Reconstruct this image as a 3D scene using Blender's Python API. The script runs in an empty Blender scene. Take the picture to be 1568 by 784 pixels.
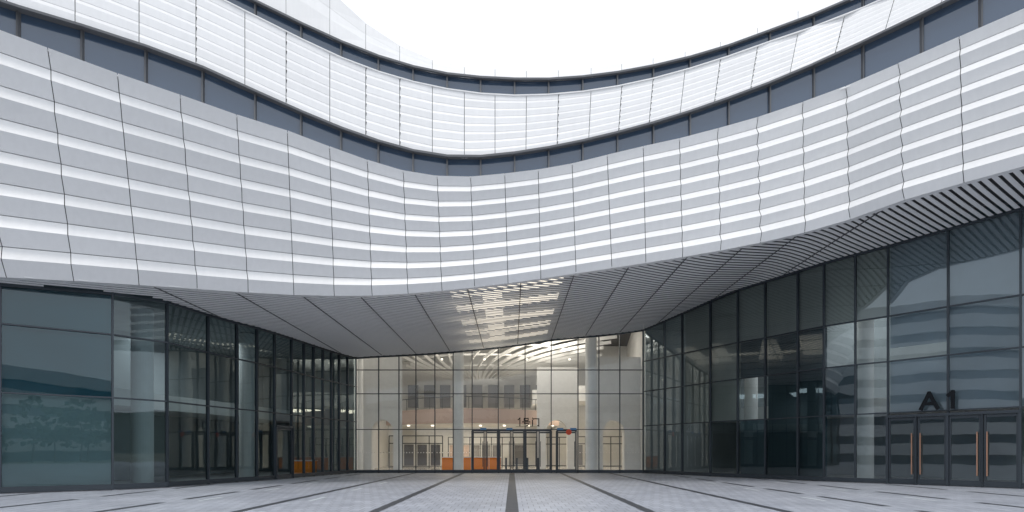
import bpy, math, random
import numpy as np
from mathutils import Vector, Matrix
random.seed(7)
F=900.0; CX=784.0; HY=692.0; CH=1.5
def P(px,py,D): return Vector(((px-CX)/F*D, D, CH+(HY-py)/F*D))
def XD(px,D): return (px-CX)/F*D
# ---------- smooth interpolation ----------
class S:
    def __init__(s,pts):
        pts=sorted(pts); s.x=np.array([p[0] for p in pts],float); s.y=np.array([p[1] for p in pts],float)
        n=len(s.x); d=np.diff(s.y)/np.diff(s.x); m=np.zeros(n); m[0]=d[0]; m[-1]=d[-1]
        for i in range(1,n-1):
            h0=s.x[i]-s.x[i-1]; h1=s.x[i+1]-s.x[i]
            m[i]=(d[i-1]*h1+d[i]*h0)/(h0+h1)
        s.m=m
    def __call__(s,x):
        if x<=s.x[0]: return float(s.y[0]+s.m[0]*(x-s.x[0]))
        if x>=s.x[-1]: return float(s.y[-1]+s.m[-1]*(x-s.x[-1]))
        i=int(np.searchsorted(s.x,x))-1; i=max(0,min(i,len(s.x)-2))
        h=s.x[i+1]-s.x[i]; t=(x-s.x[i])/h
        return float((2*t**3-3*t*t+1)*s.y[i]+(t**3-2*t*t+t)*h*s.m[i]+(-2*t**3+3*t*t)*s.y[i+1]+(t**3-t*t)*h*s.m[i+1])
# ---------- materials ----------
def mat(name,col,rough=0.5,metal=0.0,noise=0.0,nscale=(3,3,3),bump=0.0,spec=0.5,emit=None,es=0):
    m=bpy.data.materials.new(name); m.use_nodes=True; nt=m.node_tree; b=nt.nodes['Principled BSDF']
    b.inputs['Base Color'].default_value=(*col,1); b.inputs['Roughness'].default_value=rough
    b.inputs['Metallic'].default_value=metal; b.inputs['Specular IOR Level'].default_value=spec
    if emit: b.inputs['Emission Color'].default_value=(*emit,1); b.inputs['Emission Strength'].default_value=es
    if noise>0 or bump>0:
        tc=nt.nodes.new('ShaderNodeTexCoord'); mp=nt.nodes.new('ShaderNodeMapping'); mp.inputs['Scale'].default_value=nscale
        n=nt.nodes.new('ShaderNodeTexNoise'); n.inputs['Scale'].default_value=1; n.inputs['Detail'].default_value=5
        nt.links.new(tc.outputs['Object'],mp.inputs[0]); nt.links.new(mp.outputs[0],n.inputs[0])
        if noise>0:
            mr=nt.nodes.new('ShaderNodeMapRange'); mr.inputs[1].default_value=0.3; mr.inputs[2].default_value=0.7
            mr.inputs[3].default_value=1-noise; mr.inputs[4].default_value=1+noise
            mx=nt.nodes.new('ShaderNodeVectorMath'); mx.operation='SCALE'; mx.inputs[0].default_value=col
            nt.links.new(n.outputs[0],mr.inputs[0]); nt.links.new(mr.outputs[0],mx.inputs['Scale']); nt.links.new(mx.outputs[0],b.inputs['Base Color'])
        if bump>0:
            bp=nt.nodes.new('ShaderNodeBump'); bp.inputs['Strength'].default_value=bump; bp.inputs['Distance'].default_value=0.02
            nt.links.new(n.outputs[0],bp.inputs['Height']); nt.links.new(bp.outputs[0],b.inputs['Normal'])
    return m
def glassmat(name,tint,ior=1.7,gcol=(0.9,0.95,1.0),wav=0.02):
    m=bpy.data.materials.new(name); m.use_nodes=True; nt=m.node_tree; nt.nodes.clear()
    o=nt.nodes.new('ShaderNodeOutputMaterial'); mx=nt.nodes.new('ShaderNodeMixShader')
    t=nt.nodes.new('ShaderNodeBsdfTransparent'); t.inputs[0].default_value=(*tint,1)
    g=nt.nodes.new('ShaderNodeBsdfGlossy'); g.inputs['Color'].default_value=(*gcol,1); g.inputs['Roughness'].default_value=0.01
    fr=nt.nodes.new('ShaderNodeFresnel'); fr.inputs[0].default_value=ior
    tc=nt.nodes.new('ShaderNodeTexCoord'); n=nt.nodes.new('ShaderNodeTexNoise'); n.inputs['Scale'].default_value=0.7; n.inputs['Detail'].default_value=1
    bp=nt.nodes.new('ShaderNodeBump'); bp.inputs['Strength'].default_value=wav; bp.inputs['Distance'].default_value=0.1
    nt.links.new(tc.outputs['Object'],n.inputs[0]); nt.links.new(n.outputs[0],bp.inputs['Height']); nt.links.new(bp.outputs[0],g.inputs['Normal'])
    nt.links.new(fr.outputs[0],mx.inputs[0]); nt.links.new(t.outputs[0],mx.inputs[1]); nt.links.new(g.outputs[0],mx.inputs[2]); nt.links.new(mx.outputs[0],o.inputs[0])
    return m
M={}
for i,k in enumerate((0.82,0.795,0.84)):
    M['panel%d'%i]=mat('aluminium_panel_%d'%i,(k*.99,k*.99,k*.99),0.38,0.0,0.02,(6,6,0.4),0.0)
    M['wpanel%d'%i]=mat('white_panel_%d'%i,(k+.02,k+.02,k+.025),0.4,0.0,0.02,(5,5,1))
M['back']=mat('joint_backing',(0.05,0.052,0.056),0.8)
M['trim']=mat('dark_edge_trim',(0.12,0.125,0.135),0.5,0.3)
M['frame']=mat('mullion_metal',(0.05,0.062,0.075),0.4,0.3)
M['slat']=mat('soffit_slat',(0.84,0.84,0.84),0.6,0.0,spec=.3)
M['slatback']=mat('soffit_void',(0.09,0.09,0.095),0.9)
M['glass_c']=glassmat('lobby_glass',(0.92,0.95,0.96),1.5,(.85,.93,1))
M['glass_s']=glassmat('tinted_glass',(0.55,0.66,0.68),1.8,(0.80,0.92,0.97))
M['glass_n']=glassmat('neutral_glass',(0.68,0.74,0.74),2.0,(0.84,0.93,0.98))
M['glass_r']=mat('ribbon_glass',(0.05,0.08,0.13),0.05,0.0,spec=1.0)
M['iw']=mat('lobby_white',(0.78,0.775,0.76),0.6,noise=0.03)
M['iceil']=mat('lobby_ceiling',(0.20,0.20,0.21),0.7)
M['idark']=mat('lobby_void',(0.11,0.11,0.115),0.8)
M['ifl']=mat('lobby_floor',(0.50,0.48,0.46),0.15)
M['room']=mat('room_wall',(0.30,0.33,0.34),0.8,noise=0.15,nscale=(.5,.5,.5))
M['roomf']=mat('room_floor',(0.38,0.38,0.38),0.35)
M['brown']=mat('balcony_cladding',(0.46,0.36,0.32),0.4)
M['orange']=mat('orange_front',(0.95,0.27,0.01),0.4)
M['blind']=mat('roller_blind',(0.74,0.73,0.68),0.9,noise=0.05,nscale=(1,1,.3))
M['darkp']=mat('dark_backing_panel',(0.09,0.14,0.16),0.9)
M['skyrefl']=mat('sky_reflection_panel',(0.62,0.67,0.73),0.8,noise=0.08,nscale=(.5,.5,.5))  # reflected sky and hall in the glass, put into the panel colour
M['teal']=mat('teal_film',(0.06,0.22,0.28),0.7,noise=0.2,nscale=(.3,.3,.3))
M['tealg']=mat('grey_teal_film',(0.55,0.63,0.63),0.7,noise=0.06,nscale=(.5,.5,.5))
M['bronze']=mat('bronze_handle',(0.60,0.33,0.22),0.3,0.8)
M['letter']=mat('sign_letter',(0.015,0.017,0.02),0.7,0.0,spec=.1)
M['lamp']=mat('warm_luminaire',(1,0.95,0.85),0.5,emit=(1,0.90,0.72),es=2.5)
M['glow']=mat('soffit_glow',(0.8,0.75,0.65),0.6,emit=(1,0.90,0.74),es=1.2)  # emission standing in for atrium light seen through the soffit
M['dot']=mat('manifestation_dot',(.8,.8,.8),.6)
M['blue']=mat('notice_blue',(.08,.25,.5),.5)
# ---------- mesh builder ----------
class MB:
    def __init__(s): s.v=[]; s.f=[]; s.mi=[]
    def poly(s,pts,mi=0):
        k=len(s.v); s.v+= [tuple(p) for p in pts]; s.f.append(tuple(range(k,k+len(pts)))); s.mi.append(mi)
    def box(s,c,u,v,w,mi=0):
        c=Vector(c);u=Vector(u);v=Vector(v);w=Vector(w);k=len(s.v)
        for a in(-1,1):
            for b in(-1,1):
                for d in(-1,1): s.v.append(tuple(c+a*u+b*v+d*w))
        for q in((0,1,3,2),(4,6,7,5),(0,4,5,1),(2,3,7,6),(0,2,6,4),(1,5,7,3)): s.f.append(tuple(k+i for i in q)); s.mi.append(mi)
    def beam(s,a,b,w,h,mi=0,up=(0,0,1)):
        a=Vector(a);b=Vector(b);d=(b-a)
        if d.length<1e-5:return
        dn=d.normalized();up=Vector(up)
        if abs(dn.dot(up))>.99: up=Vector((0,1,0))
        side=dn.cross(up).normalized();u2=side.cross(dn)
        s.box((a+b)/2,d/2,side*w/2,u2*h/2,mi)
    def cyl(s,c,r,z0,z1,n=24,mi=0,r1=None):
        r1=r if r1 is None else r1
        for i in range(n):
            a=2*math.pi*i/n;b=2*math.pi*(i+1)/n
            s.poly([(c[0]+r*math.cos(a),c[1]+r*math.sin(a),z0),(c[0]+r*math.cos(b),c[1]+r*math.sin(b),z0),(c[0]+r1*math.cos(b),c[1]+r1*math.sin(b),z1),(c[0]+r1*math.cos(a),c[1]+r1*math.sin(a),z1)],mi)
        s.poly([(c[0]+r1*math.cos(2*math.pi*i/n),c[1]+r1*math.sin(2*math.pi*i/n),z1) for i in range(n)],mi)
    def make(s,name,mats,parent=None):
        me=bpy.data.meshes.new(name); me.from_pydata(s.v,[],s.f)
        for m in mats: me.materials.append(m)
        me.polygons.foreach_set('material_index',s.mi); me.update()
        o=bpy.data.objects.new(name,me); bpy.context.collection.objects.link(o)
        if parent: o.parent=parent
        return o
def empty(n):
    e=bpy.data.objects.new(n,None); bpy.context.collection.objects.link(e); return e
hall=empty('exhibition_hall')
# ---------- curves ----------
Zs=S([(-40,6.9),(-24,7.3),(-18.7,7.56),(-15,7.85),(-11.2,8.2),(-6,8.5),(0,9.05),(3,9.5),(7.7,9.95),(9.4,10.2),(11.2,10.6),(13,11),(16,11.2),(18,11.3),(21,11.5),(40,12)])
yb1=S([(-300,415),(0,425),(215,437),(390,449),(480,453),(570,453),(624,450),(780,434),(882,419),(989,403),(1103,384),(1229,357),(1302,336),(1383,307),(1476,280),(1568,255),(1850,170)])
def Db1f(px):
    y=yb1(px); D=24
    for _ in range(40): D=0.5*D+0.5*(Zs(XD(px,D))-CH)*F/(HY-y)
    return D
_t=[(p,Db1f(p)) for p in range(-300,1860,120)]
Db1=S(_t)
rt=S([(-300,.91),(113,.946),(302,.95),(512,.965),(784,.985),(1045,1.01),(1300,1.01),(1850,1.0)])
st1=[-330,-180,-45,75,180,275,362,440,505,563,618,670,721,773,824,876,930,985,1040,1098,1158,1228,1297,1378,1470,1575,1700,1850]
sb1=[-230,-100,10,113,213,302,380,450,512,570,625,677,727,778,828,882,937,989,1045,1103,1164,1232,1302,1385,1476,1580,1705,1855]
yt1=S([(-330,-70),(-120,10),(0,52),(75,80),(180,118),(275,150),(362,180),(440,204),(505,228),(563,248),(618,264),(670,272),(720,273),(776,268),(824,262),(876,253),(930,240),(985,227),(1040,215),(1098,200),(1158,183),(1228,160),(1297,135),(1378,100),(1470,60),(1568,18),(1850,-110)])
def Dt1(px): return Db1(px)*rt(px)
yb2=S([(-330,-130),(0,3),(130,42),(300,100),(450,167),(550,207),(640,233),(700,241),(780,236),(850,225),(940,205),(1030,180),(1110,153),(1200,119),(1300,75),(1400,28),(1460,-2),(1568,-55),(1850,-190)])
D2=S([(-330,18.3),(0,22),(390,26),(600,27.5),(784,28),(1050,28.5),(1229,28.2),(1476,24.5),(1850,20.5)])
yt2=S([(-330,-350),(0,-180),(150,-95),(345,2),(430,45),(520,88),(600,117),(690,138),(760,146),(850,145),(900,140),(1000,121),(1100,92),(1200,57),(1280,30),(1350,0),(1568,-100),(1850,-240)])
yb3=S([(-330,-380),(0,-205),(200,-90),(345,-20),(430,22),(520,64),(600,94),(690,115),(760,121),(850,122),(900,118),(1000,102),(1100,76),(1200,40),(1280,10),(1320,-8),(1568,-120),(1850,-270)])
yt3=S([(-330,-560),(200,-260),(345,-150),(480,-38),(520,0),(560,36),(600,63),(640,84),(690,99),(760,106),(830,108),(900,104),(1000,89),(1100,65),(1200,26),(1280,-7),(1320,-25),(1568,-140),(1850,-295)])
def D3(px): return D2(px)+1.6
def fascia(name,st,sb,yt,yb,Dt,Db,rows,ampk,mats,whitef=0.44,gap=0.012,lasttop=True,jit=0.05,vents=False):
    A=[P(x,yb(x),Db(x)) for x in sb]; B=[P(x,yt(x),Dt(x)) for x in st]
    n=len(A); N=[]
    for i in range(n):
        a=A[max(0,i-1)];b=A[min(n-1,i+1)]; t=b-a; t.z=0; t.normalize(); N.append(Vector((t.y,-t.x,0)))
    mb=MB()
    pitch=1.0/(rows-whitef) if lasttop else 1.0/rows
    for i in range(n-1):
        tt=(A[i+1]-A[i]).normalized()*gap
        h=(B[i]-A[i]).length*pitch
        h2=(B[i+1]-A[i+1]).length*pitch
        def pt(k,t,o,e=1):
            v=A[i+k].lerp(B[i+k],t)+N[i+k]*o
            return v+(tt*e if k==0 else -tt*e)
        for j in range(rows):
            a0=ampk*h*random.uniform(1-jit,1+jit); a1=ampk*h2*random.uniform(1-jit,1+jit)
            t0=j*pitch+0.0015; t1=(j+1-whitef)*pitch; t2=min(1,(j+1)*pitch-0.0015)
            mi=random.choice((0,0,1,2))
            mb.poly([pt(0,t0,0),pt(1,t0,0),pt(1,t1,a1),pt(0,t1,a0)],mi)
            mb.poly([pt(0,t0,0),pt(1,t0,0),pt(1,t0,-.08),pt(0,t0,-.08)],mi)
            if t2-t1>0.01: mb.poly([pt(0,t1,a0),pt(1,t1,a1),pt(1,t2,0),pt(0,t2,0)],mi)
            if vents and i in (6,8,10,11,16,18,19,21,22,24):
                tm=t0+(t1-t0)*.45
                mb.poly([pt(0,tm,a0*.45+.012),pt(0,tm,a0*.45+.012,1.6),pt(0,t1,a0+.012,3.4),pt(0,t1,a0+.012)],3)
        for k in (0,1): 
            mb.poly([pt(k,0,-.06),pt(k,1,-.06),pt(k,1,-.3),pt(k,0,-.3)],3)
        mb.poly([A[i]-N[i]*.05,A[i+1]-N[i+1]*.05,B[i+1]-N[i+1]*.05,B[i]-N[i]*.05],3)
        mb.poly([pt(0,1,a0 if lasttop else 0),pt(1,1,a1 if lasttop else 0),pt(1,1,-.5),pt(0,1,-.5)],0)
    return mb.make(name,[M[m] for m in mats]+[M['back']],hall),A,B,N
_,A1,B1,N1=fascia('fascia_lower',st1,sb1,yt1,yb1,Dt1,Db1,8,0.27,['panel0','panel1','panel2'],0.46)
st2=[-330,-200,-90,10,115,213,300,375,438,505,560,612,662,711,758,806,855,905,952,1000,1049,1103,1160,1222,1293,1372,1460,1560,1680,1850]
sb2=[x if x<600 else (x-(x-784)*0.03 if x>784 else x) for x in st2]
_,A2,B2,N2=fascia('fascia_middle',st2,sb2,yt2,yb2,lambda x:D2(x)+0.3,D2,8,0.06,['wpanel0','wpanel1','wpanel2'],0.3,0.013,vents=True)
_,A3,B3,N3=fascia('fascia_roof',st2,st2,yt3,yb3,lambda x:D3(x)+0.4,D3,2,0.03,['panel0','wpanel1','panel2'],0.4,0.008)
def ribbon(name,ytop_low,Dlow,ybot_up,Dup,back,xs):
    mb=MB(); fr=MB(); pts=[]
    for x in xs:
        D=Dup(x)+back; zl=P(x,ytop_low(x),Dlow(x)).z; zu=P(x,ybot_up(x),Dup(x)).z
        pts.append((Vector((XD(x,D),D,0)),zl,zu,P(x,ytop_low(x),Dlow(x)),P(x,ybot_up(x),Dup(x))))
    for a,b in zip(pts,pts[1:]):
        q=lambda p,z,dz=0: (p.x,p.y,z)
        k=random.uniform(-.02,.02)
        mb.poly([q(a[0],a[1]-.4),q(b[0],b[1]-.4),(b[0].x,b[0].y+k,b[2]+.1),(a[0].x,a[0].y+k,a[2]+.1)],0)
        fr.poly([a[3]-Vector((0,0,.05)),b[3]-Vector((0,0,.05)),q(b[0],b[1]-.05),q(a[0],a[1]-.05)],1)
        fr.poly([a[4],b[4],q(b[0],b[2]),q(a[0],a[2])],0)
        n=(b[4]-a[4]).cross(Vector((0,0,1))).normalized()*0.06
        fr.beam(a[4]+n*1.2-Vector((0,0,.01)),b[4]+n*1.2-Vector((0,0,.01)),0.12,0.10,0)
        fr.beam(a[3]+n*.5+Vector((0,0,.0)),b[3]+n*.5,0.1,0.05,1)
    for a in pts:
        fr.box((a[0].x,a[0].y-.05,(a[1]+a[2])/2-.15),(0.035,0,0),(0,0.08,0),(0,0,(a[2]-a[1])/2+.18),0)
    mb.make(name+'_glazing',[M['glass_r']],hall); fr.make(name+'_frames',[M['trim'],M['panel0']],hall)
xsr=[-330,-230,-130,-40,30,128,225,312,392,462,523,580,633,685,736,788,840,892,945,1000,1056,1115,1178,1245,1320,1410,1500,1600,1720,1850]
ribbon('ribbon_window',yt1,Dt1,yb2,D2,0.25,xsr)
ribbon('ribbon_window_upper',yt2,lambda x:D2(x)+.3,yb3,D3,0.15,xsr)
mb=MB()
for i in range(len(B3)-1):
    mb.poly([B3[i],B3[i+1],B3[i+1]+Vector((0,25,-.5)),B3[i]+Vector((0,25,-.5))])
mb.make('roof',[M['wpanel0']],hall)
# ---------- glass wall ----------
Gc=[(-34,12),(-24,17.6),(-18.7,21.2),(-15.85,23.3),(-14.7,25),(-14.25,27.5),(-13.8,29.4),(-13.35,30.9),(-12.9,33.2),(-12.3,36.8),(-11.75,39.8),(-11.15,42)]
Gr=[(9.38,42),(11.2,38.6),(13,35.2),(14.5,33),(16.05,30.2),(17.9,28),(20.9,24.2),(26,19.5),(36,12)]
Dg_l=S(Gc); Dg_r=S(Gr)
def Dg(X):
    if X<=-11.15: return Dg_l(X)
    if X>=9.38: return Dg_r(X)
    return 42.0
def onglass(px):
    r=(px-CX)/F; lo,hi=10,42
    f=lambda D: D-Dg(r*D)
    if -11.15<=r*42<=9.38: return Vector((r*42,42,0))
    for _ in range(60):
        m=(lo+hi)/2
        if f(m)>0: hi=m
        else: lo=m
    return Vector((r*lo,lo,0))
mull=[-260,-120,0.5,172,255,318,362,393,420,446,465,480,494,507,519,532,545,580,611,637,666,694,723,763,804,844,885,917,949,985,1018,1045,1088,1130,1172,1222,1262,1310,1360,1452,1563,1690,1850]
G=[onglass(p) for p in mull]
G[mull.index(545)]=Vector((-11.15,42,0)); G[mull.index(985)]=Vector((9.38,42,0))
gl_c=MB();gl_s=MB();gl_n=MB();fr=MB();bl=MB()
def trans(px):
    if px<540: return [3.65,6.15]
    if px<985: return [3.1,5.65,7.35]
    return [3.35,5.8,7.95]
dt=MB()
for i in range(len(mull)-1):
    a,b=G[i],G[i+1]; px=mull[i]; t=(b-a).normalized(); n=Vector((t.y,-t.x,0))
    za,zb=Zs(a.x),Zs(b.x); lv=[0.12]+trans(px)
    cen=545<=px<985
    g=gl_c if cen else (gl_s if px<985 else gl_n)
    zz=lv+[None]
    bl.poly([a-n*.05+Vector((0,0,za+.06)),b-n*.05+Vector((0,0,zb+.06)),b-n*.05+Vector((0,0,zb+1.6)),a-n*.05+Vector((0,0,za+1.6))],1)  # opaque header above the glass, added to close a light leak
    if cen and not 723<=px<885:
        L=(b-a).length; s=.15
        while s<L-.1:
            dt.box(a+t*s+n*.012+Vector((0,0,1.45)),t*.035,n*.003,Vector((0,0,.035))); s+=.2
    for j in range(len(lv)):
        z0=lv[j]; z1a=zz[j+1] if zz[j+1] else za+.05; z1b=zz[j+1] if zz[j+1] else zb+.05
        k=[n*random.uniform(-.006,.006) for _ in range(2)]
        if cen and j==0 and 723<=px<885: pass
        elif j==0 and (px in (1360,1452) or px==420): pass
        else: g.poly([a+k[0]+Vector((0,0,z0)),b+k[0]+Vector((0,0,z0)),b+k[1]+Vector((0,0,z1b)),a+k[1]+Vector((0,0,z1a))])
        o=-n*0.25
        def B(m,f0=0,f1=1):
            bl.poly([a+o+Vector((0,0,z0+(z1a-z0)*f0)),b+o+Vector((0,0,z0+(z1b-z0)*f0)),b+o+Vector((0,0,z0+(z1b-z0)*f1)),a+o+Vector((0,0,z0+(z1a-z0)*f1))],m)
        if px<172: B(3 if j==0 else 2)
        elif 1045<=px<1262:
            if j==3: B(0)
            elif j==2: B(0 if px<1120 else 1)
            elif j==0 and px>1120: B(1)
            elif j==1 and px>1160: B(1)
            elif j==1 and px<1090: B(0)
        elif px>=1262 and j==3: B(0 if px<1350 else 4)  # pale top-row panels imitate reflections in the glass
        elif px in(1360,1452,1563) and j==2: B(4,0 if px!=1360 else .3)
        elif px in(1360,1452,1563) and j==1: B(4)
        elif px==1262: B(1) if j==1 else None
    for z in lv:
        fr.beam(a+Vector((0,0,z))+n*.02,b+Vector((0,0,z))+n*.02,0.14,0.055 if z>.2 else .2)
    fr.beam(a+Vector((0,0,za-.02))+n*.02,b+Vector((0,0,zb-.02))+n*.02,0.14,0.1)
for i,p in enumerate(G):
    a=G[max(0,i-1)];b=G[min(len(G)-1,i+1)];t=(b-a).normalized();n=Vector((t.y,-t.x,0))
    z=Zs(p.x)+.1; w=0.03 if 545<mull[i]<985 else 0.035
    fr.box(p+Vector((0,0,z/2))+n*.01,t*w,n*.08,Vector((0,0,z/2)))
gl_c.make('lobby_glazing',[M['glass_c']],hall); gl_s.make('left_glazing',[M['glass_s']],hall); gl_n.make('right_glazing',[M['glass_n']],hall)
fr.make('curtain_wall_frames',[M['frame']],hall); dt.make('glass_manifestation_dots',[M['dot']],hall)
bl.make('blinds_and_glass_backing',[M['blind'],M['darkp'],M['teal'],M['tealg'],M['skyrefl']],hall)
# ---------- soffit ----------
Dfs=S([(XD(p,Db1(p)),Db1(p)) for p in range(-300,1860,60)])
def inside(X,Y): return Y>Dfs(X)+.02 and Y<Dg(X)-.02
sl=MB(); dx,dy=0.78,0.62
SW,SH=0.165,0.03
c=-75.0
while c<42:
    prev=None; s=0
    while s<62:
        X=c+dx*s;Y=8+dy*s
        if -30<X<26 and inside(X,Y):
            if prev is None:
                a,b=s-.5,s
                for _ in range(8):
                    m=(a+b)/2
                    if inside(c+dx*m,8+dy*m): b=m
                    else: a=m
                prev=Vector((c+dx*b,8+dy*b,Zs(c+dx*b)+.05))
            q=Vector((X,Y,Zs(X)+.05))
            sl.beam(prev,q,SW,SH); prev=q
        elif prev is not None:
            a,b=s-.5,s
            for _ in range(8):
                m=(a+b)/2
                if inside(c+dx*m,8+dy*m): a=m
                else: b=m
            sl.beam(prev,Vector((c+dx*a,8+dy*a,Zs(c+dx*a)+.05)),SW,SH); prev=None
        s+=.5
    c+=0.46
sl.make('soffit_slats',[M['slat']],hall)
bk=MB(); x=-30
while x<26:
    y0,y1=Dfs(x),Dg(x)+.3; x2=x+.5; y02,y12=Dfs(x2),Dg(x2)+.3
    n=10
    for k in range(n):
        f0=k/n;f1=(k+1)/n
        Y=[y0+(y1-y0)*f0,y02+(y12-y02)*f0,y02+(y12-y02)*f1,y0+(y1-y0)*f1]
        ym=sum(Y)/4
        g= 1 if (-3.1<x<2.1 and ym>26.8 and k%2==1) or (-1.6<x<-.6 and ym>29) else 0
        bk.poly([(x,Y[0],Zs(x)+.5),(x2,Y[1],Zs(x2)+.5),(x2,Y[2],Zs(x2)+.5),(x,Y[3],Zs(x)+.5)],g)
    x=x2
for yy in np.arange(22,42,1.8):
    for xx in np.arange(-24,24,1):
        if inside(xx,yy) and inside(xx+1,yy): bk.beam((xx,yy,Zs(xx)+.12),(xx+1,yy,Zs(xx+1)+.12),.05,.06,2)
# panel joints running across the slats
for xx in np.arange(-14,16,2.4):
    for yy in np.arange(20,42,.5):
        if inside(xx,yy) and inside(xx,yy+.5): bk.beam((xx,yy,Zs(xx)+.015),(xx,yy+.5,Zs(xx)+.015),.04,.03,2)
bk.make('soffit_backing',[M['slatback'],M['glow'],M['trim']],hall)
ln=MB()
for i in range(len(A1)-1):
    ln.poly([A1[i],A1[i+1],A1[i+1]-N1[i+1]*.25,A1[i]-N1[i]*.25])
    ln.poly([A1[i]-N1[i]*.25,A1[i+1]-N1[i+1]*.25,A1[i+1]-N1[i+1]*.25+Vector((0,0,1)),A1[i]-N1[i]*.25+Vector((0,0,1))])
ln.make('fascia_return',[M['panel0']],hall)
# ---------- interiors ----------
it=MB()
it.poly([(-14,42.1,.015),(13,42.1,.015),(13,66,.015),(-14,66,.015)],0)
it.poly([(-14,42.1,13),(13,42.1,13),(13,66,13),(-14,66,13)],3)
it.poly([(-14,64,0),(13,64,0),(13,64,13),(-14,64,13)],1)
it.poly([(-11.4,42.3,0),(-13.5,64,0),(-13.5,64,13),(-11.4,42.3,13)],1)
it.poly([(9.6,42.3,0),(12.5,64,0),(12.5,64,13),(9.6,42.3,13)],1)
for i in range(20):
    x0=-11.2+i*20.6/20;x1=x0+20.6/20
    it.poly([(x0,42.12,Zs(x0)+.1),(x1,42.12,Zs(x1)+.1),(x1,42.12,13),(x0,42.12,13)],1)
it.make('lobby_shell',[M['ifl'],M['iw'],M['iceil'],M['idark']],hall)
rm=MB()
for side in (0,1):
    ids=[i for i in range(len(G)) if (mull[i]<=545 if side==0 else mull[i]>=985)]
    pp=[]
    for i in ids:
        if side==0: n=Vector((-1,0.45,0)).normalized() if mull[i]>300 else Vector((-.6,.8,0))
        else: n=Vector((1,0.35,0)).normalized()
        pp.append((G[i],G[i]+n*9))
    z=lambda p,h: Vector((p.x,p.y,h))
    for q,((a,a2),(b,b2)) in enumerate(zip(pp,pp[1:])):
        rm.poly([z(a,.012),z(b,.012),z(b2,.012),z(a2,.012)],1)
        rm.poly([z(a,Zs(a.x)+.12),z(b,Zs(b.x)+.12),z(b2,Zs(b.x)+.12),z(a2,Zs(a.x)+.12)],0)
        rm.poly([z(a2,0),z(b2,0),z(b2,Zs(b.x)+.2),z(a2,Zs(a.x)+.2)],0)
        a3=a.lerp(a2,.55);b3=b.lerp(b2,.55)
        rm.poly([z(a3,3.7),z(b3,3.7),z(b3,4.5),z(a3,4.5)],2); rm.poly([z(a3,3.7),z(b3,3.7),z(b2,3.7),z(a2,3.7)],2)
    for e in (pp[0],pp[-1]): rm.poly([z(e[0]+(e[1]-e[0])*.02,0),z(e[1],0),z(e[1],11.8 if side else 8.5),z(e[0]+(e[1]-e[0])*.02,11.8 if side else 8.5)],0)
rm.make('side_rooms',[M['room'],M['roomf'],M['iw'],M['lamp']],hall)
co=MB()
for px,D,r,h in ((702,43.6,.38,13),(905,43.6,.42,13),(548,44.5,.4,13),(218,26.5,.45,7.9),(378,33,.4,8.1),(1325,31.5,.4,11.2),(1150,37,.4,11),(1010,44,.35,11)):
    co.cyl((XD(px,D),D),r,0,h,28)
co.make('columns',[M['iw']],hall)
bc=MB()
def arc(n,x0,x1,y,bul): return [Vector((x0+(x1-x0)*i/n,y-bul*math.sin(math.pi*i/n),0)) for i in range(n+1)]
ar=arc(28,-12,4.5,56,5)
for a,b in zip(ar,ar[1:]):
    bc.poly([z(a,4.0),z(b,4.0),z(b,5.3),z(a,5.3)],0)
    bc.poly([z(a,4.0),z(b,4.0),z(b,4.0)+Vector((0,9,0)),z(a,4.0)+Vector((0,9,0))],1)
    bc.beam(z(a,6.3),z(b,6.3),.05,.05,2)
for a in ar[::2]: bc.box((a.x,a.y,5.8),(.02,0,0),(0,.02,0),(0,0,.5),2)
# upper gallery openings on the back wall
for k in range(9):
    xx=-10.5+k*1.7; bc.box((xx,62.5,7.4),(.55,0,0),(0,.05,0),(0,0,1.2),3)
ar=arc(20,2,13,58,4)
for a,b in zip(ar,ar[1:]):
    bc.poly([z(a,6.2),z(b,6.2),z(b,7.6),z(a,7.6)],1); bc.poly([z(a,6.2),z(b,6.2),z(b,6.2)+Vector((0,6,0)),z(a,6.2)+Vector((0,6,0))],1)
# swirling vault ribs
for k in range(22):
    ang=math.radians(-75+k*7.2); prev=None
    for j in range(16):
        r=3+j*1.5; q=Vector((-3+math.sin(ang+j*.055)*r,65-math.cos(ang+j*.055)*r,9.3+2.6*math.sin(j/15*math.pi*.55)))
        if prev is not None and q.y>42.6 and -11<q.x<9.3: bc.beam(prev,q,.09,.30,1)
        prev=q
for k in range(6):
    r=6+k*3.1; prev=None
    for j in range(31):
        ang=math.radians(-75+j*5); q=Vector((-3+math.sin(ang)*r,65-math.cos(ang)*r,9.6+2.6*math.sin((r-3)/22.5*math.pi*.55)))
        if prev is not None and q.y>42.6 and -11<q.x<9.3: bc.beam(prev,q,.45,.12,1)
        prev=q
def archwall(x0,x1,y,h,ax0,ax1,ah,mi=1):
    n=14; top=[]
    for i in range(n+1):
        t=math.pi*i/n; top.append(((ax0+ax1)/2-(ax1-ax0)/2*math.cos(t),ah+ (ax1-ax0)*.6*math.sin(t)))
    bc.poly([(x0,y,0),(ax0,y,0),(ax0,y,h),(x0,y,h)],mi); bc.poly([(ax1,y,0),(x1,y,0),(x1,y,h),(ax1,y,h)],mi)
    for p,q in zip(top,top[1:]):
        bc.poly([(p[0],y,p[1]),(q[0],y,q[1]),(q[0],y,h),(p[0],y,h)],mi)
        bc.poly([(p[0],y,p[1]),(q[0],y,q[1]),(q[0],y+1,q[1]),(p[0],y+1,p[1])],mi)
    for xx in (ax0,ax1): bc.poly([(xx,y,0),(xx,y+1,0),(xx,y+1,ah),(xx,y,ah)],mi)
archwall(-12.2,-8.6,46,9,-11.0,-9.3,3.0)
archwall(5.9,10.2,46.5,9,7.2,8.9,3.0)
archwall(2.2,5.9,52,9,3.0,4.9,3.2)
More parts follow.
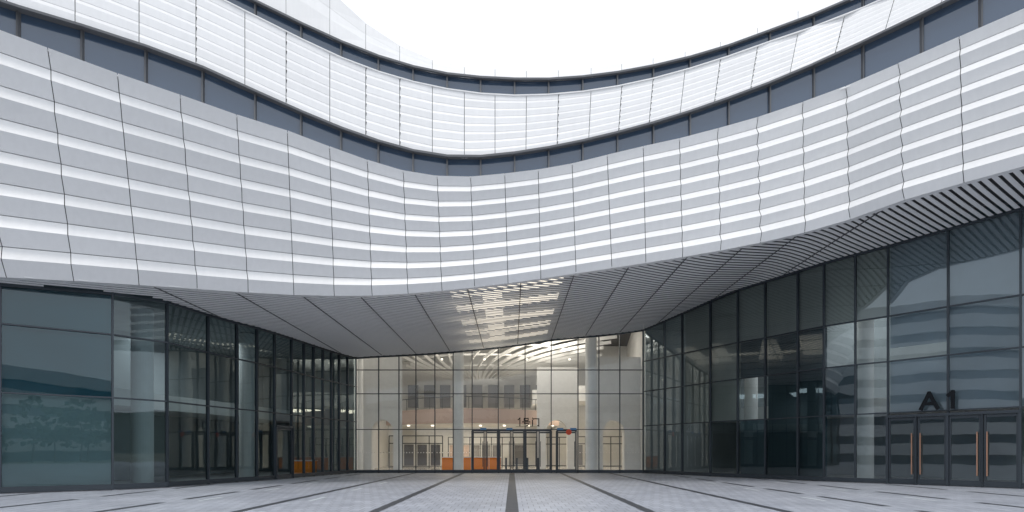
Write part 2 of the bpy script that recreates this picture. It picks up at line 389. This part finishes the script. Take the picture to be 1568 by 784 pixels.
for x0,x1,y in ((-11.5,-6.5,55),(-6.5,-1,60),(-1,6,60),(6,11,58)):
    n=int((x1-x0)/1.1)
    for i in range(n+1):
        xx=x0+(x1-x0)*i/n; bc.box((xx,y,1.5),(.04,0,0),(0,.05,0),(0,0,1.5),2)
        if i<n and random.random()<.6:
            bc.box((xx+.55,y+.3,1.2),(.45,0,0),(0,.02,0),(0,0,1.0),random.choice((3,0,3)))
    for zt in (0.1,2.3,3.0): bc.box(((x0+x1)/2,y,zt),((x1-x0)/2,0,0),(0,.04,0),(0,0,.04),2)
for xx in (-.5,.4,1.3,2.2): 
    bc.box((xx,50,.5),(.08,0,0),(0,.6,0),(0,0,.5),2)
bc.make('balcony_and_vault',[M['brown'],M['iw'],M['frame'],M['iceil']],hall)
lm=MB()
for i in range(8): lm.box((-9.5+i*2.2,54,3.9),(.12,0,0),(0,.12,0),(0,0,.04))
for i in range(6): lm.box((-9+i*3.4,47,8.9),(.07,0,0),(0,.07,0),(0,0,.05))
lm.make('ceiling_luminaires',[M['lamp']],hall)
def area(loc,size,e,rot=(0,0,0),col=(1,.92,.81)):
    l=bpy.data.lights.new('lobby_and_fill_light','AREA'); l.energy=e; l.size=size; l.color=col
    o=bpy.data.objects.new('lobby_and_fill_light',l); o.location=loc; o.rotation_euler=rot; bpy.context.collection.objects.link(o); o.parent=hall
area((-5,48,12.6),6,900); area((3,52,12.6),6,900)
area((-2,52,6.9),4,420,rot=(math.pi,0,0),col=(1,.90,.75))  # added upward fill to brighten the vault ribs, no fixture
area((-4,58,3.7),6,480,col=(1,.84,.62)); area((5,56,5.8),4,340,col=(1,.84,.62))  # added warm fill to brighten the lower lobby level
area((-18,33,7.6),5,200,col=(.95,.97,1)); area((19,35,10.8),6,350,col=(.95,.97,1)); area((25,27,10.8),5,300,col=(.95,.97,1))  # added cool fill to brighten the side rooms and blinds
# ---------- doors ----------
def door_bank(name,a,b,nl,h,handle='frame',glassm='glass_c'):
    a=Vector(a);b=Vector(b);t=(b-a).normalized();n=Vector((t.y,-t.x,0));L=(b-a).length
    e=empty(name); e.parent=hall
    f=MB();g=MB();hd=MB()
    Z=Vector((0,0,1))
    f.box((a+b)/2+Z*(h+.02)+n*.06,t*L/2,n*.12,Z*.06)
    w=L/nl
    for i in range(nl+1):
        f.box(a+t*w*i+Z*h/2+n*.07,t*(.05 if i%2==0 else .02),n*.1,Z*h/2)
    for i in range(nl):
        p=a+t*(w*i); q=p+t*w; o=n*.05
        for s in (.09,w-.09): f.box(p+t*s+Z*h/2+o,t*.035,n*.03,Z*(h/2-.04))
        for zz,hh in ((.14,.12),(h-.12,.05)): f.box(p+t*w/2+Z*zz+o,t*(w/2-.13),n*.028,Z*hh)
        g.poly([p+t*.13+Z*.25+o,q-t*.13+Z*.25+o,q-t*.13+Z*(h-.15)+o,p+t*.13+Z*(h-.15)+o])
        s=w-.17 if i%2==0 else .17
        hd.box(p+t*s+Z*(h*.45)+n*.16,t*.022,n*.022,Z*h*.3)
        for zz in (.2,.7): hd.box(p+t*s+Z*(h*zz)+n*.1,t*.015,n*.06,Z*.015)
    f.make('door_frame',[M['frame']],e);g.make('door_glass',[M[glassm]],e);hd.make('door_handles',[M[handle]],e)
    return n
door_bank('entrance_door',(XD(723,42),42,0),(XD(844,42),42,0),6,3.0)
door_bank('entrance_door',(XD(852,42),42,0),(XD(883,42),42,0),1,3.0)
ia,ib,ic=G[mull.index(1360)],G[mull.index(1452)],G[mull.index(1563)]
door_bank('entrance_door',ia,ib,2,3.15,'bronze','glass_n'); nn=door_bank('entrance_door',ib,ic,2,3.15,'bronze','glass_n')
ja,jb=G[mull.index(420)],G[mull.index(446)]
door_bank('entrance_door',ja,jb,1,2.9,'frame','glass_s')
GLY={'1':[((.5,0),(.5,1)),((.52,.98),(.28,.78))],
 'A':[((.05,0),(.5,1)),((.95,0),(.5,1)),((.22,.32),(.78,.32))],
 'hao':[((.25,.95),(.75,.95)),((.25,.66),(.75,.66)),((.25,.95),(.25,.66)),((.75,.95),(.75,.66)),((.03,.5),(.97,.5)),((.36,.5),(.28,.28)),((.28,.28),(.8,.28)),((.8,.28),(.74,.02)),((.74,.02),(.52,.04))],
 'men':[((.12,.98),(.24,.84)),((.1,.74),(.1,0)),((.36,.9),(.9,.9)),((.9,.9),(.9,0)),((.9,.02),(.74,.04))]}
def sign(name,glyphs,loc,h,t,th):
    s=MB(); loc=Vector(loc); t=Vector(t); n=Vector((t.y,-t.x,0)); x=0
    for gi,(gname,adv) in enumerate(glyphs):
        for k,(p,q) in enumerate(GLY[gname]):
            a=loc+t*(x+p[0]*h)+Vector((0,0,p[1]*h))-n*(.0015*k); b=loc+t*(x+q[0]*h)+Vector((0,0,q[1]*h))-n*(.0015*k)
            d=(b-a).normalized()*th*.4; s.beam(a-d,b+d,th,.06,0,up=n)
        x+=adv*h
    s.beam(loc-Vector((0,0,th*.9))-n*.03,loc+t*x-Vector((0,0,th*.9))-n*.03,.03,.02,0)
    s.make(name,[M['letter']])
sign('gate_sign',[('1',.8),('hao',1.2),('men',1.0)],(XD(790,41.7),41.7,3.35),.56,(1,0,0),.065)
tt=(ic-ia).normalized(); mid=ib+nn*.25-tt*1.0
sign('gate_sign',[('A',1.25),('1',1.0)],(mid.x,mid.y,3.45),.70,tt,.15)
for px in (740,780,858,878):
    s=MB(); s.box((XD(px,41.7),41.75,3.13),(.22,0,0),(0,.02,0),(0,0,.07),0); s.box((XD(px,41.7),41.85,3.13),(.03,0,0),(0,.08,0),(0,0,.03),1)
    s.make('notice_sign',[M['blue'],M['frame']])
e=empty('reception_desk'); d=MB()
d.box((-3.2,46.5,.55),(2.3,0,0),(0,.4,0),(0,0,.5),0); d.box((-3.2,46.45,1.08),(2.4,0,0),(0,.5,0),(0,0,.03),1)
for xx in (-4.6,-3.2,-1.8): d.box((xx,46.09,.55),(.015,0,0),(0,.012,0),(0,0,.46),1)
d.make('counter',[M['orange'],M['iw']],e)
e=empty('reception_desk'); d=MB()
p=Vector((XD(466,38.5),38.5,0)); d.box(p+Vector((0,0,.45)),(.7,0,0),(0,.35,0),(0,0,.45),0); d.box(p+Vector((0,0,.93)),(.76,0,0),(0,.4,0),(0,0,.03),1)
d.make('counter',[M['orange'],M['iw']],e)
d=MB(); c0=Vector((XD(871,41.6),41.6,2.9))
for i in range(24):
    a=2*math.pi*i/24;b=2*math.pi*(i+1)/24
    d.poly([c0,c0+Vector((.2*math.cos(a),0,.2*math.sin(a))),c0+Vector((.2*math.cos(b),0,.2*math.sin(b)))])
    d.poly([c0+Vector((.2*math.cos(a),0,.2*math.sin(a))),c0+Vector((.2*math.cos(b),0,.2*math.sin(b))),c0+Vector((.2*math.cos(b),.06,.2*math.sin(b))),c0+Vector((.2*math.cos(a),.06,.2*math.sin(a)))])
d.beam(c0+Vector((0,.05,0)),c0+Vector((0,.4,0)),.04,.04)
d.make('round_sign',[mat('sign_red',(.75,.08,.02),.5)])
# ---------- ground ----------
gm=bpy.data.materials.new('granite_paving'); gm.use_nodes=True; nt=gm.node_tree; b=nt.nodes['Principled BSDF']
tc=nt.nodes.new('ShaderNodeTexCoord'); br=nt.nodes.new('ShaderNodeTexBrick')
br.inputs['Scale'].default_value=1; br.inputs['Brick Width'].default_value=.3; br.inputs['Row Height'].default_value=.6; br.offset=.5
br.inputs['Mortar Size'].default_value=.010; br.inputs['Color1'].default_value=(.36,.38,.43,1); br.inputs['Color2'].default_value=(.45,.47,.52,1); br.inputs['Mortar'].default_value=(.15,.155,.175,1)
n=nt.nodes.new('ShaderNodeTexNoise'); n.inputs['Scale'].default_value=.5; n.inputs['Detail'].default_value=8
mr=nt.nodes.new('ShaderNodeMapRange'); mr.inputs[1].default_value=.3; mr.inputs[2].default_value=.7; mr.inputs[3].default_value=.86; mr.inputs[4].default_value=1.08
vm=nt.nodes.new('ShaderNodeVectorMath'); vm.operation='SCALE'
nt.links.new(tc.outputs['Object'],br.inputs[0]); nt.links.new(tc.outputs['Object'],n.inputs[0]); nt.links.new(n.outputs[0],mr.inputs[0])
nt.links.new(br.outputs[0],vm.inputs[0]); nt.links.new(mr.outputs[0],vm.inputs['Scale']); nt.links.new(vm.outputs[0],b.inputs['Base Color'])
b.inputs['Roughness'].default_value=.45
g=MB(); g.poly([(-900,-900,-.02),(900,-900,-.02),(900,900,-.02),(-900,900,-.02)]); g.make('ground',[mat('ground_earth',(.2,.21,.17),.9,noise=.3,nscale=(.05,.05,.05))])
g=MB(); g.poly([(-60,-35,0),(60,-35,0),(60,70,0),(-60,70,0)]); g.make('plaza_pavement',[gm])
sp=MB()
for k in range(-9,10):
    X=k*3.45; w=.17 if k==0 else .13
    yend=min(Dg(X)-.65,41.4)
    if abs(k)<=2: sp.poly([(X-w,-30,.004),(X+w,-30,.004),(X+w,yend,.004),(X-w,yend,.004)],0)
    else:
        y=-30
        while y<yend-1:
            y2=min(y+random.choice((3.0,3.6)),yend); sp.poly([(X-w,y,.004),(X+w,y,.004),(X+w,y2,.004),(X-w,y2,.004)],0); y=y2+1.2
for X in (-6.2,-9.6,9.6,13):
    y=-30
    while y<36: 
        if y+1.5<Dg(X)-1: sp.poly([(X-.07,y,.004),(X+.07,y,.004),(X+.07,y+1.5,.004),(X-.07,y+1.5,.004)],1)
        y+=4.8
for a,b in zip(G,G[1:]):
    t=(b-a).normalized();n=Vector((t.y,-t.x,0))
    sp.poly([a+n*.35+Vector((0,0,.008)),b+n*.35+Vector((0,0,.008)),b+n*.5+Vector((0,0,.008)),a+n*.5+Vector((0,0,.008))],0)
sp.make('paving_strips',[mat('dark_granite',(.055,.06,.07),.5,noise=.15),mat('pale_granite',(.6,.64,.66),.5)])
# ---------- surroundings behind the camera ----------
def banded(name,cx,cy,rx,ry,h,a0,a1,nb):
    e=empty(name); m=MB(); n=48
    pr=[]
    for k in range(nb):
        z0=h*k/nb; z1=h*(k+1)/nb
        pr+= [(z0,.97,1),(z0+(z1-z0)*.45,.97,1),(z0+(z1-z0)*.45,1.0,0),(z1,1.02,0),(z1,.97,0)]
    for i in range(n):
        A=math.radians(a0+(a1-a0)*i/n);B=math.radians(a0+(a1-a0)*(i+1)/n)
        for p,q in zip(pr,pr[1:]):
            m.poly([(cx+rx*p[1]*math.cos(A),cy+ry*p[1]*math.sin(A),p[0]),(cx+rx*p[1]*math.cos(B),cy+ry*p[1]*math.sin(B),p[0]),(cx+rx*q[1]*math.cos(B),cy+ry*q[1]*math.sin(B),q[0]),(cx+rx*q[1]*math.cos(A),cy+ry*q[1]*math.sin(A),q[0])],1 if p[2] and q[2] else 0)
    m.poly([(cx+rx*.99*math.cos(math.radians(a)),cy+ry*.99*math.sin(math.radians(a)),h-.05) for a in range(0,360,8)],0)
    m.make('walls',[M['wpanel1'],M['glass_r']],e)
banded('curved_hall',-52,2,20,16,20,0,360,8)
banded('curved_hall',20,-75,50,18,15,0,360,4)
tb=MB()
for i in range(60):
    x=-110+i*3.8+random.uniform(-1,1);y=-48+random.uniform(-4,4);hh=random.uniform(6,10)
    tb.cyl((x,y),.18,0,hh*.6,6,1,.08)
    for j in range(110):
        a=random.uniform(0,6.28);u=random.random()**.5;zz=random.uniform(.3,1)
        r=u*hh*.33*math.sin(math.pi*min(1,zz*.95))**.6 if zz<1 else 0
        c0=Vector((x+r*math.cos(a),y+r*math.sin(a),zz*hh)); s=random.uniform(.3,.6)
        d1=Vector((random.gauss(0,1),random.gauss(0,1),random.gauss(0,1))).normalized()*s; d2=d1.cross(Vector((random.gauss(0,1),random.gauss(0,1),random.gauss(0,1)))).normalized()*s
        tb.poly([c0-d1,c0-d2,c0+d1,c0+d2],0)
tb.make('tree_belt',[mat('foliage',(.05,.085,.035),.8,noise=.3),mat('bark',(.1,.07,.05),.9)])
hl=MB()
for i in range(90):
    a=2*math.pi*i/90;b2=2*math.pi*(i+1)/90
    f=lambda t:45+25*math.sin(3*t+1)+12*math.sin(7*t)+5*math.sin(17*t)
    R=600
    hl.poly([(R*math.cos(a),R*math.sin(a),-1),(R*math.cos(b2),R*math.sin(b2),-1),(1.2*R*math.cos(b2),1.2*R*math.sin(b2),f(b2)),(1.2*R*math.cos(a),1.2*R*math.sin(a),f(a))])
hl.make('hills',[mat('hill_green',(.09,.12,.11),.95,noise=.3,nscale=(.02,.02,.02))])
# ---------- world & sun ----------
w=bpy.data.worlds.new("World"); bpy.context.scene.world=w; w.use_nodes=True; nt=w.node_tree
bg=nt.nodes['Background']; sk=nt.nodes.new('ShaderNodeTexSky'); sk.sky_type='NISHITA'; sk.sun_disc=False
sk.sun_elevation=math.radians(62); sk.sun_rotation=math.radians(200); sk.dust_density=3; sk.air_density=1.0; sk.ozone_density=1
tc=nt.nodes.new('ShaderNodeTexCoord'); cn=nt.nodes.new('ShaderNodeTexNoise'); cn.inputs['Scale'].default_value=1.6; cn.inputs['Detail'].default_value=4
mr=nt.nodes.new('ShaderNodeMapRange'); mr.inputs[1].default_value=.35; mr.inputs[2].default_value=.65; mr.inputs[3].default_value=.72; mr.inputs[4].default_value=.97
mx=nt.nodes.new('ShaderNodeMix'); mx.data_type='RGBA'
nt.links.new(tc.outputs['Generated'],cn.inputs[0]); nt.links.new(cn.outputs[0],mr.inputs[0]); nt.links.new(mr.outputs[0],mx.inputs[0])
nt.links.new(sk.outputs[0],mx.inputs[6]); mx.inputs[7].default_value=(7.9,8.3,8.85,1)
nt.links.new(mx.outputs[2],bg.inputs[0]); bg.inputs[1].default_value=.15
l=bpy.data.lights.new('sun','SUN'); l.energy=1.1; l.angle=math.radians(16); l.color=(1,.97,.93)
so=bpy.data.objects.new('sun',l); bpy.context.collection.objects.link(so)
el=math.radians(62);az=math.radians(200); dv=Vector((math.sin(az)*math.cos(el),math.cos(az)*math.cos(el),math.sin(el)))
so.rotation_euler=dv.to_track_quat('Z','Y').to_euler()
# ---------- camera ----------
cd=bpy.data.cameras.new('camera'); cam=bpy.data.objects.new('camera',cd); bpy.context.collection.objects.link(cam)
cam.location=(0,0,CH); cam.rotation_euler=(math.pi/2,0,0); cd.sensor_width=36; cd.lens=36*F/1568; cd.shift_y=(HY-392)/1568; cd.clip_end=3000; cd.clip_start=.1
sc=bpy.context.scene; sc.camera=cam
sc.view_settings.view_transform='Standard'; sc.view_settings.look='None'; sc.view_settings.exposure=0
